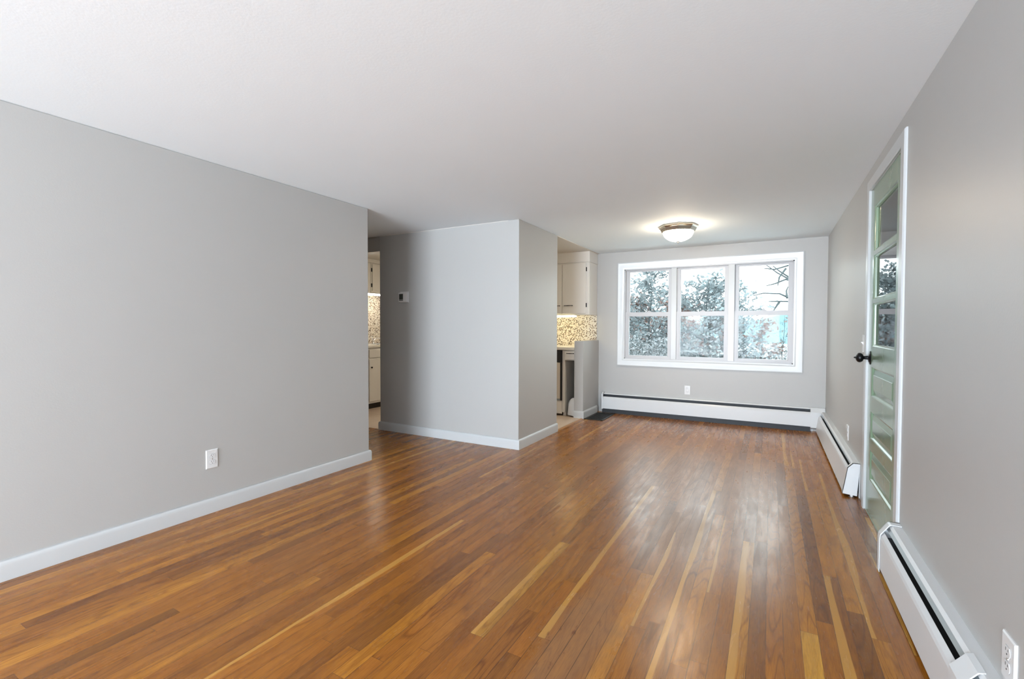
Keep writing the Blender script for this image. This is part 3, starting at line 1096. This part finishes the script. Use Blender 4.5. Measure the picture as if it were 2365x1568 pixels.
for i in range(1, 5):
    y = VY0 + fw + i * (VY1 - VY0 - 2 * fw) / 5
    mb.box(VX0 + fw, VX1 - fw, y - 0.002, y + 0.002, 0.001, 0.0045)
mb.build('grille', simple('black_grille', (0.02, 0.02, 0.018), 0.5, 0.4), vt)


# ------------------------------------------------------------------ kitchen
def handle(parent, p0, p1, out, r=0.004):
    """bar pull between p0 and p1, standing off by vector out"""
    p0, p1, out = Vector(p0), Vector(p1), Vector(out)
    d = (p1 - p0)
    pts = [p0, p0 + out * 0.8 + d * 0.04, p0 + out + d * 0.15, p0 + out * 1.05 + d * 0.5, p0 + out + d * 0.85, p0 + out * 0.8 + d * 0.96, p1]
    mb = MB().tube(pts, [r * 1.6, r, r, r * 1.35, r, r, r * 1.6], 8)
    return mb.build('handle', M_BLACK, parent, smooth=60)


FN = 5.96      # front of the north wall cabinets
cabN = None


def wall_cab_north(x0, x1, label, hinge_right):
    t = thing('wall_cabinet', label, 'cabinet', ((x0 + x1) / 2, FN, 1.34))
    mb = MB()
    mb.box(x0, x1, FN, B - 0.002, 1.345, 2.052, 0.002)
    mb.build('cabinet_body', M_CAB, t)
    n = 2
    m = (x0 + x1) / 2
    rs = [(m + 0.003, x1 - 0.045), (x0 + 0.045, m - 0.003)]
    for i, (a, b_) in enumerate(rs):
        dr = MB().box(a, b_, FN - 0.018, FN - 0.001, 1.362, 2.038, 0.003, 1).build('cabinet_door', M_CAB, t)
        if i == 0:
            handle(dr, (a + 0.03, FN - 0.018, 1.47), (a + 0.15, FN - 0.018, 1.47), (0, -0.022, 0))
            hx = b_ + 0.004
        else:
            handle(dr, (b_ - 0.15, FN - 0.018, 1.47), (b_ - 0.03, FN - 0.018, 1.47), (0, -0.022, 0))
            hx = a - 0.004
        for hz in (1.475, 1.955):
            MB().box(hx - 0.007, hx + 0.007, FN - 0.012, FN, hz - 0.028, hz + 0.028, 0.003).build('hinge', M_BLACK, dr)
    return t


wall_cab_north(-2.90, -2.128, 'white wall cabinet with black handles ending beside the window wall', True)
wall_cab_north(-3.68, -2.905, 'white wall cabinet to the left of the end cabinet over the dishwasher', True)
mb = MB()
mb.box(-4.9, -2.124, FN - 0.004, B - 0.001, 2.062, H - 0.004, 0.002)
mb.box(-4.9, -2.122, FN - 0.009, B - 0.001, 2.053, 2.062)
struct('trim_4', mb, M_CAB, 'white boxed soffit above the wall cabinets', 'trim')
tl = thing('under_cabinet_light', 'glowing yellow tube light under the end wall cabinet', 'lamp', (-2.6, FN + 0.04, 1.345))
MB().box(-2.93, -2.325, FN + 0.005, FN + 0.085, 1.335, 1.3445, 0.002).build('housing', M_PLATE, tl)
MB().box(-2.925, -2.335, FN + 0.0, FN + 0.07, 1.316, 1.336, 0.005, 2).build('tube_cover', M_TUBEN, tl)
# tile
struct('wall_backsplash', MB().box(-4.95, -2.128, B - 0.006, B - 0.0005, 0.905, 1.345), M_MOSAIC, 'brown and cream mosaic tile above the kitchen counter', 'wall')
# base run along the north wall
FB = 5.70
ct_ = MB().box(WEST + 0.64, C - 0.124, FB - 0.025, B - 0.008, 0.875, 0.912, 0.004, 1).build('worktop', M_COUNTER)
tag(ct_, 'pale laminate worktop running to the half wall', 'worktop')
t = thing('base_cabinet', 'white base cabinet with drawer above an open knee space', 'cabinet', (-2.31, FB, 0))
mb = MB()
mb.box(-2.402, -2.364, FB, B - 0.03, 0.05, 0.872, 0.001)
mb.box(-2.364, C - 0.124, FB, B - 0.03, 0.742, 0.872)
mb.box(-2.402, -2.364, FB + 0.04, B - 0.03, 0.0, 0.05)
mb.build('cabinet_body', M_CAB, t)
MB().box(-2.360, C - 0.126, B - 0.03, B - 0.012, 0.0, 0.74).build('back_board', M_CABIN, t)
dr = MB().box(-2.36, C - 0.128, FB - 0.016, FB - 0.001, 0.757, 0.862, 0.002).build('drawer', M_CAB, t)
handle(dr, (-2.335, FB - 0.016, 0.833), (-2.238, FB - 0.016, 0.833), (0, -0.02, 0))
t = thing('dishwasher', 'almond dishwasher with black control panel under the worktop', 'dishwasher', (-2.70, FB, 0))
MB().box(-3.00, -2.407, FB + 0.01, B - 0.03, 0.1, 0.870).build('body', M_DARK, t)
MB().box(-2.99, -2.410, FB - 0.02, FB + 0.01, 0.712, 0.866, 0.003).build('control_panel', M_BPANEL, t)
MB().box(-2.99, -2.428, FB - 0.016, FB + 0.01, 0.228, 0.708, 0.003).build('door_panel', M_DISH, t)
MB().box(-2.428, -2.408, FB - 0.014, FB + 0.01, 0.205, 0.708).build('side_trim', M_BPANEL, t)
MB().box(-2.99, -2.41, FB - 0.010, FB + 0.01, 0.205, 0.226).build('lower_trim', M_GREYM, t)
MB().box(-2.99, -2.406, FB - 0.004, FB + 0.01, 0.03, 0.203, 0.001).build('kick_panel', M_CAB, t)
t = thing('base_cabinet', 'white base cabinet to the left of the dishwasher', 'cabinet', (-3.4, FB, 0))
MB().box(-3.95, -3.005, FB, B - 0.02, 0.09, 0.872).build('cabinet_body', M_CAB, t)
MB().box(-3.95, -3.005, FB + 0.06, B - 0.02, 0.0, 0.09).build('toe_kick', M_TOE, t)
for k in range(2):
    a = -3.94 + k * 0.47
    dr = MB().box(a, a + 0.46, FB - 0.018, FB - 0.001, 0.11, 0.70, 0.003).build('cabinet_door', M_CAB, t)
    handle(dr, (a + 0.17, FB - 0.018, 0.64), (a + 0.29, FB - 0.018, 0.64), (0, -0.02, 0))
    dr = MB().box(a, a + 0.46, FB - 0.018, FB - 0.001, 0.715, 0.862, 0.003).build('drawer', M_CAB, t)
    handle(dr, (a + 0.17, FB - 0.018, 0.79), (a + 0.29, FB - 0.018, 0.79), (0, -0.02, 0))

# west wall run seen through the hallway opening
WF = -4.955
ct_ = MB().box(WEST + 0.008, WF + 0.02, T + TK + 0.02, FB - 0.027, 0.877, 0.915, 0.004, 1).build('worktop', M_COUNTER)
tag(ct_, 'pale worktop with the sink, seen through the hallway opening', 'worktop')
struct('wall_backsplash_west', MB().box(WEST, WEST + 0.006, T + TK, B, 0.905, 1.70), M_MOSAIC, 'mosaic tile behind the sink', 'wall')


def west_base(y0, y1, label):
    t = thing('base_cabinet', label, 'cabinet', (WF, (y0 + y1) / 2, 0))
    MB().box(WEST + 0.02, WF, y0, y1, 0.085, 0.872).build('cabinet_body', M_CAB, t)
    MB().box(WEST + 0.05, WF - 0.05, y0, y1, 0.0, 0.085).build('toe_kick', M_TOE, t)
    dr = MB().box(WF, WF + 0.016, y0 + 0.01, y1 - 0.01, 0.738, 0.848, 0.003).build('drawer', M_CAB, t)
    dd = MB().box(WF, WF + 0.016, y0 + 0.01, y1 - 0.01, 0.115, 0.718, 0.003).build('cabinet_door', M_CAB, t)
    MB().lathe([(0.005, 0.0), (0.005, 0.012), (0.013, 0.018), (0.012, 0.024), (0.002, 0.027)], (WF + 0.016, y0 + 0.04, 0.60), 'X', 16).build('knob', M_BLACK, dd, smooth=50)


west_base(T + TK + 0.03, 4.74, 'white base cabinet by the hallway opening, nearest the partition')
west_base(4.745, 5.36, 'white base cabinet under the sink with a drawer and door')


def west_wall(y0, y1, label):
    t = thing('wall_cabinet', label, 'cabinet', (-5.25, (y0 + y1) / 2, 1.69))
    xf = -5.25
    MB().box(WEST + 0.002, xf, y0, y1, 1.69, 2.135, 0.002).build('cabinet_body', M_CAB, t)
    dd = MB().box(xf, xf + 0.017, y0 + 0.02, y1 - 0.02, 1.715, 2.115, 0.003).build('cabinet_door', M_CAB, t)
    for hz in (1.80, 2.03):
        MB().box(xf - 0.0, xf + 0.013, y0 + 0.004, y0 + 0.020, hz - 0.028, hz + 0.028, 0.003).build('hinge', M_BLACK, dd)


west_wall(5.09, 5.66, 'short white wall cabinet over the sink with black hinges')
west_wall(4.50, 5.085, 'short white wall cabinet beside the one over the sink')
struct('trim_5', MB().box(WEST, -5.245, T + TK, FN - 0.01, 2.137, H - 0.008), M_CAB, 'white soffit above the short cabinets', 'trim')
tl = thing('under_cabinet_light', 'glowing white tube light under the short cabinet above the sink', 'lamp', (-5.3, 5.1, 1.68))
MB().box(-5.34, -5.255, 4.75, 5.55, 1.677, 1.689, 0.002).build('housing', M_PLATE, tl)
MB().box(-5.33, -5.26, 4.76, 5.54, 1.655, 1.678, 0.005, 2).build('tube_cover', M_TUBEW, tl)
fa = thing('kitchen_faucet', 'chrome faucet at the sink seen through the hallway opening', 'faucet', (-5.42, 5.30, 0.915))
MB().lathe([(0.026, 0.0), (0.026, 0.01), (0.018, 0.02), (0.016, 0.055), (0.010, 0.06)], (-5.42, 5.30, 0.915), 'Z', 20).build('faucet_body', M_CHROME, fa, smooth=50)
MB().tube([(-5.42, 5.30, 0.96), (-5.38, 5.31, 1.0), (-5.30, 5.33, 1.005), (-5.24, 5.345, 0.98), (-5.235, 5.347, 0.965)], [0.011, 0.011, 0.010, 0.010, 0.010], 12).build('spout', M_CHROME, fa, smooth=60)
MB().tube([(-5.42, 5.30, 0.97), (-5.435, 5.29, 1.01), (-5.42, 5.26, 1.03)], [0.008, 0.007, 0.009], 10).build('lever', M_CHROME, fa, smooth=60)
sk = thing('kitchen_sink', 'steel sink rim set in the worktop below the faucet', 'sink', (-5.2, 5.25, 0.9152))
mb = MB()
a0, a1, b0, b1 = -5.38, -5.02, 5.00, 5.55
for q in ((a0, a0 + 0.02, b0, b1), (a1 - 0.02, a1, b0, b1), (a0, a1, b0, b0 + 0.02), (a0, a1, b1 - 0.02, b1)):
    mb.box(q[0], q[1], q[2], q[3], 0.9152, 0.919)
mb.build('rim', M_CHROME, sk)
MB().box(a0 + 0.02, a1 - 0.02, b0 + 0.02, b1 - 0.02, 0.9152, 0.9156).build('basin', M_GREYM, sk)

# ------------------------------------------------------------------ outside
rr = random.Random(5)


def leaf_quad(mb, p, s, rnd_):
    a = rnd_.uniform(0, 6.28)
    b_ = rnd_.uniform(-0.9, 0.9)
    d = Vector((math.cos(a) * math.cos(b_), math.sin(a) * math.cos(b_), math.sin(b_) - 0.2)).normalized()
    s2 = d.cross(Vector((rnd_.uniform(-1, 1), rnd_.uniform(-1, 1), rnd_.uniform(-1, 1)))).normalized()
    p = Vector(p)
    w = s * 0.34
    pts = [p, p + d * s * 0.25 + s2 * w * 0.7, p + d * s * 0.45 + s2 * w * 0.45, p + d * s * 0.7 + s2 * w, p + d * s, p + d * s * 0.75 - s2 * w * 0.9, p + d * s * 0.5 - s2 * w * 0.4, p + d * s * 0.28 - s2 * w * 0.75]
    mb._add([tuple(q) for q in pts], [tuple(range(8))])


def tree(label, base, height, spread, nbr, nleaf, lsize, lmat, seed, trunk_r=0.05, lean=(0, 0), zmin=0.25, group=None, name='young_oak_tree'):
    rn = random.Random(seed)
    t = thing(name, label, 'tree', base)
    bx, by, bz = base
    tr = MB()
    pts, rad = [], []
    N = 9
    for i in range(N + 1):
        f = i / N
        pts.append((bx + lean[0] * f * f + rn.uniform(-0.03, 0.03) * height * 0.3 * f, by + lean[1] * f, bz + height * f))
        rad.append(trunk_r * (1 - 0.85 * f))
    tr.tube(pts, rad, 8)
    tr.build('trunk', M_BARK, t, smooth=60)
    br = MB()
    lf = MB()
    tips = []
    for k in range(nbr):
        f = zmin + (0.97 - zmin) * (k + rn.random()) / nbr
        i = min(N - 1, int(f * N))
        p0 = Vector(pts[i]).lerp(Vector(pts[i + 1]), f * N - i)
        ln = spread * (1.12 - f) * rn.uniform(0.6, 1.15) + 0.12
        a = rn.uniform(0, 6.283)
        el = rn.uniform(0.1, 0.8)
        d = Vector((math.cos(a) * math.cos(el), math.sin(a) * math.cos(el), math.sin(el)))
        q = [p0]
        for s in range(4):
            d = (d + Vector((rn.uniform(-.25, .25), rn.uniform(-.25, .25), rn.uniform(-.2, .15)))).normalized()
            q.append(q[-1] + d * ln / 4)
        r0 = trunk_r * (1 - 0.85 * f) * 0.5
        br.tube(q, [r0, r0 * 0.8, r0 * 0.6, r0 * 0.4, 0.003], 5)
        for s in range(1, 5):
            for _ in range(2):
                d2 = (d + Vector((rn.uniform(-1, 1), rn.uniform(-1, 1), rn.uniform(-.6, .9)))).normalized()
                l2 = ln * rn.uniform(0.12, 0.38)
                e = q[s] + d2 * l2
                br.tube([q[s], q[s].lerp(e, 0.5) + Vector((0, 0, rn.uniform(-.02, .03))), e], [r0 * 0.3 + 0.002, r0 * 0.2 + 0.002, 0.002], 4)
                tips += [q[s], q[s].lerp(e, 0.5), e]
    br.build('branches', M_BARK, t)
    if nleaf:
        # leaves hang in tight bunches at twig points
        for k in range(nleaf):
            c = rn.choice(tips)
            p = c + Vector((rn.gauss(0, .5), rn.gauss(0, .5), rn.gauss(0, .5))) * lsize * 0.9
            leaf_quad(lf, p, lsize * rn.uniform(0.55, 1.15), rn)
        lf.build('leaves', lmat, t)
    return t


GZ = -1.3
mb = MB()
N = 24
vv, ff = [], []
for i in range(N + 1):
    for j in range(N + 1):
        x, y = -45 + 90 * i / N, B + 0.5 + 75 * j / N
        vv.append((x, y, GZ + 0.012 * (y - B) + 0.12 * math.sin(x * 0.9) * math.sin(y * 0.7)))
for i in range(N):
    for j in range(N):
        a = i * (N + 1) + j
        ff.append((a, a + N + 1, a + N + 2, a + 1))
mb._add(vv, ff)
struct('ground', mb, M_GROUND, 'pale winter ground outside the window', 'ground')
mb = MB()
vv, ff = [], []
N = 80
for i in range(N + 1):
    a = -0.95 + 1.7 * i / N
    D = 62
    x, y = D * math.sin(a), D * math.cos(a)
    hh = 1.4 + 1.2 * math.sin(a * 7 + 1) + 0.9 * math.sin(a * 23) + 0.5 * math.sin(a * 61)
    hh *= 0.35 + 0.65 / (1 + math.exp((a + 0.18) * 30))
    vv += [(x, y, GZ - 1), (x, y, 1.6 + hh), (x * 1.2, y * 1.2, 2.2 + hh), (x * 1.2, y * 1.2, GZ - 1)]
for i in range(N):
    for k in range(3):
        ff.append((i * 4 + k, i * 4 + k + 1, (i + 1) * 4 + k + 1, (i + 1) * 4 + k))
mb._add(vv, ff)
struct('hillside', mb, M_HILL, 'hazy blue-green woods in the distance outside', 'hill')


def at(px, py, Y):
    """point at depth plane y=Y on the pixel ray (only used to choose where things stand)"""
    d = fwd + r2 * ((px - 1182.5) / 1075.03) - u2 * ((py - 782.02) / 1075.03)
    k = Y / d.y
    return Vector((d.x * k, Y, 1.17075 + d.z * k))


# name, px of trunk, Y, height above ground, spread ...
def stand(px, Y):
    p = at(px, 747, Y)
    return (p.x, Y, GZ + 0.012 * (Y - B) - 0.05)


def top_for(px, py, Y):
    return at(px, py, Y).z - (GZ + 0.012 * (Y - B) - 0.05)


tree('grey-green oak sapling outside the left third of the window', stand(1497, 13.0), top_for(1505, 612, 13.0), 2.0, 60, 2600, 0.11, M_LEAF, 3, 0.05, (0.12, 0), 0.2)
tree('pointed leafy oak outside the middle of the window', stand(1626, 13.5), top_for(1632, 645, 13.5), 2.4, 80, 4200, 0.115, M_LEAF, 8, 0.055, (0.1, 0), 0.22)
tree('russet-leaved oak outside, low behind the left lower sash', stand(1462, 15.5), top_for(1462, 690, 15.5), 1.7, 40, 2600, 0.17, M_LEAFB, 21, 0.07, (0, 0), 0.25)
tree('russet-leaved oak outside between left and middle sashes', stand(1556, 16.5), top_for(1556, 690, 16.5), 1.8, 40, 2600, 0.17, M_LEAFB, 22, 0.07, (0, 0), 0.25)
tree('russet-leaved oak outside behind the right edge of the middle sash', stand(1668, 14.5), top_for(1668, 715, 14.5), 1.3, 36, 2000, 0.15, M_LEAFB, 23, 0.05, (0, 0), 0.3)
tree('thin reddish sapling outside the right lower sash', stand(1757, 13.0), top_for(1757, 735, 13.0), 0.8, 26, 420, 0.12, M_LEAFB, 31, 0.022, (0.05, 0), 0.3)
tree('thin bare sapling outside the right edge of the window', stand(1806, 12.5), top_for(1800, 728, 12.5), 0.8, 34, 60, 0.09, M_LEAFB, 32, 0.02, (0.05, 0), 0.2)
tree('sparse grey-green sapling outside beside the right mullion', stand(1700, 12.6), top_for(1712, 640, 12.6), 0.55, 22, 260, 0.14, M_LEAF, 36, 0.03, (0.1, 0), 0.4)
# bare limbs reaching in from a tree beyond the right edge of the window
t = thing('bare_tree', 'bare tree whose limbs reach in at the upper right pane', 'tree', tuple(at(1905, 747, 12.0) * 1.0 - Vector((0, 0, 2.5))))
mb = MB()
tb = at(1905, 747, 12.0)
mb.tube([(tb.x, 12.0, GZ), (tb.x + 0.05, 12.0, 1.2), (tb.x - 0.05, 12.0, 3.2), (tb.x, 12.0, 5)], [0.12, 0.10, 0.07, 0.03], 10)
mb.build('trunk', M_TWIG, t, smooth=60)
limbs = [[(1885, 675), (1825, 646), (1795, 630), (1770, 612)], [(1885, 715), (1823, 688), (1800, 678), (1762, 677), (1740, 683)],
         [(1880, 702), (1818, 696), (1775, 696)], [(1870, 630), (1824, 612), (1790, 622), (1765, 620)], [(1885, 640), (1822, 640), (1800, 626), (1785, 614)],
         [(1875, 660), (1815, 645), (1790, 655), (1770, 660)], [(1818, 688), (1816, 672), (1820, 662)], [(1800, 697), (1790, 712), (1784, 722)], [(1815, 620), (1800, 640), (1796, 660)]]
mb = MB()
for i, lm in enumerate(limbs):
    q = [at(x, y, 12.0 + 0.15 * math.sin(i * 2 + k)) for k, (x, y) in enumerate(lm)]
    nq = len(q)
    mb.tube(q, [0.02 * (1 - 0.8 * k / (nq - 1)) + 0.006 for k in range(nq)], 6)
mb.build('branches', M_TWIG, t)


def bush(label, px, Y, w, h, nst, nleaf, ls, mat, seed):
    rn = random.Random(seed)
    b0 = stand(px, Y)
    t = thing('winter_bush', label, 'bush', b0)
    st, lf = MB(), MB()
    pts = []
    for k in range(nst):
        a = rn.uniform(0, 6.283)
        r = w * rn.uniform(0.2, 1)
        e = Vector((b0[0] + math.cos(a) * r, b0[1] + math.sin(a) * r * 0.6, b0[2] + h * rn.uniform(0.55, 1.05)))
        s = Vector((b0[0] + math.cos(a) * r * 0.35, b0[1] + math.sin(a) * r * 0.25, b0[2]))
        m_ = s.lerp(e, 0.55) + Vector((rn.uniform(-.12, .12), rn.uniform(-.12, .12), 0.1))
        st.tube([s, m_, e], [0.012, 0.008, 0.003], 4)
        for _ in range(5):
            f = rn.uniform(0.35, 1)
            p = s.lerp(m_, f * 2) if f < 0.5 else m_.lerp(e, f * 2 - 1)
            q = p + Vector((rn.uniform(-.3, .3), rn.uniform(-.3, .3), rn.uniform(0, .35)))
            st.tube([p, q], [0.005, 0.002], 4)
            pts += [p, q]
    st.build('stems', M_BARK, t)
    for k in range(nleaf):
        c = rn.choice(pts) + Vector((rn.gauss(0, .09), rn.gauss(0, .09), rn.gauss(0, .09)))
        leaf_quad(lf, c, ls * rn.uniform(0.5, 1.1), rn)
    lf.build('leaves', mat, t)


bush('dense frosty bush outside below the left lower sash', 1470, 11.2, 1.0, 2.0, 60, 3400, 0.09, M_LEAFG, 41)
bush('dense frosty bush outside between left and middle sashes', 1548, 11.6, 1.0, 2.05, 60, 3400, 0.09, M_LEAFG, 42)
bush('dense frosty bush outside below the middle sash', 1628, 11.3, 0.95, 1.85, 60, 3000, 0.09, M_LEAFG, 43)
bush('thin frosty brush outside beside the right mullion', 1712, 11.6, 0.7, 1.65, 45, 700, 0.07, M_LEAFG, 44)
bush('twiggy brush outside low in the middle of the right sash', 1768, 11.4, 0.7, 1.5, 60, 650, 0.07, M_LEAFG, 45)
bush('dark twiggy brush outside at the right edge of the right sash', 1818, 11.4, 0.6, 1.85, 60, 900, 0.07, M_LEAFG, 46)
# continuous undergrowth behind
rn = random.Random(77)
mb = MB()
for k in range(1500):
    px = rn.uniform(1400, 1880)
    Y = rn.uniform(17.5, 26)
    b0 = Vector(stand(px, Y))
    hgt = rn.uniform(0.7, 2.6) * (1.1 if px < 1690 else 0.75)
    q = b0 + Vector((rn.uniform(-.3, .3), 0, hgt))
    mb.tube([b0, b0.lerp(q, .5) + Vector((rn.uniform(-.1, .1), 0, 0)), q], [0.008, 0.006, 0.003], 3)
    for _ in range(5 if px < 1690 else 2):
        c = b0.lerp(q, rn.uniform(.3, 1)) + Vector((rn.uniform(-.15, .15), rn.uniform(-.1, .1), 0))
        leaf_quad(mb, c, rn.uniform(.05, .12), rn)
tag(mb.build('undergrowth', M_LEAFU), 'tangled grey undergrowth of twigs and dead leaves outside', 'undergrowth', kind='stuff')

# repeats share a group
GROUPS = {'wall_outlet': 'white wall outlets', 'baseboard_heater': 'white baseboard heaters along the walls', 'young_oak_tree': 'young trees outside the window',
          'winter_bush': 'bushes outside below the window', 'wall_cabinet': 'kitchen wall cabinets', 'base_cabinet': 'kitchen base cabinets',
          'under_cabinet_light': 'tube lights under the wall cabinets', 'ceiling_lamp': 'flush ceiling lamps', 'worktop': 'kitchen worktops'}
for o in list(COL.objects):
    if o.parent is None and o.name.split('.')[0] in GROUPS and 'category' in o:
        o['group'] = GROUPS[o.name.split('.')[0]]
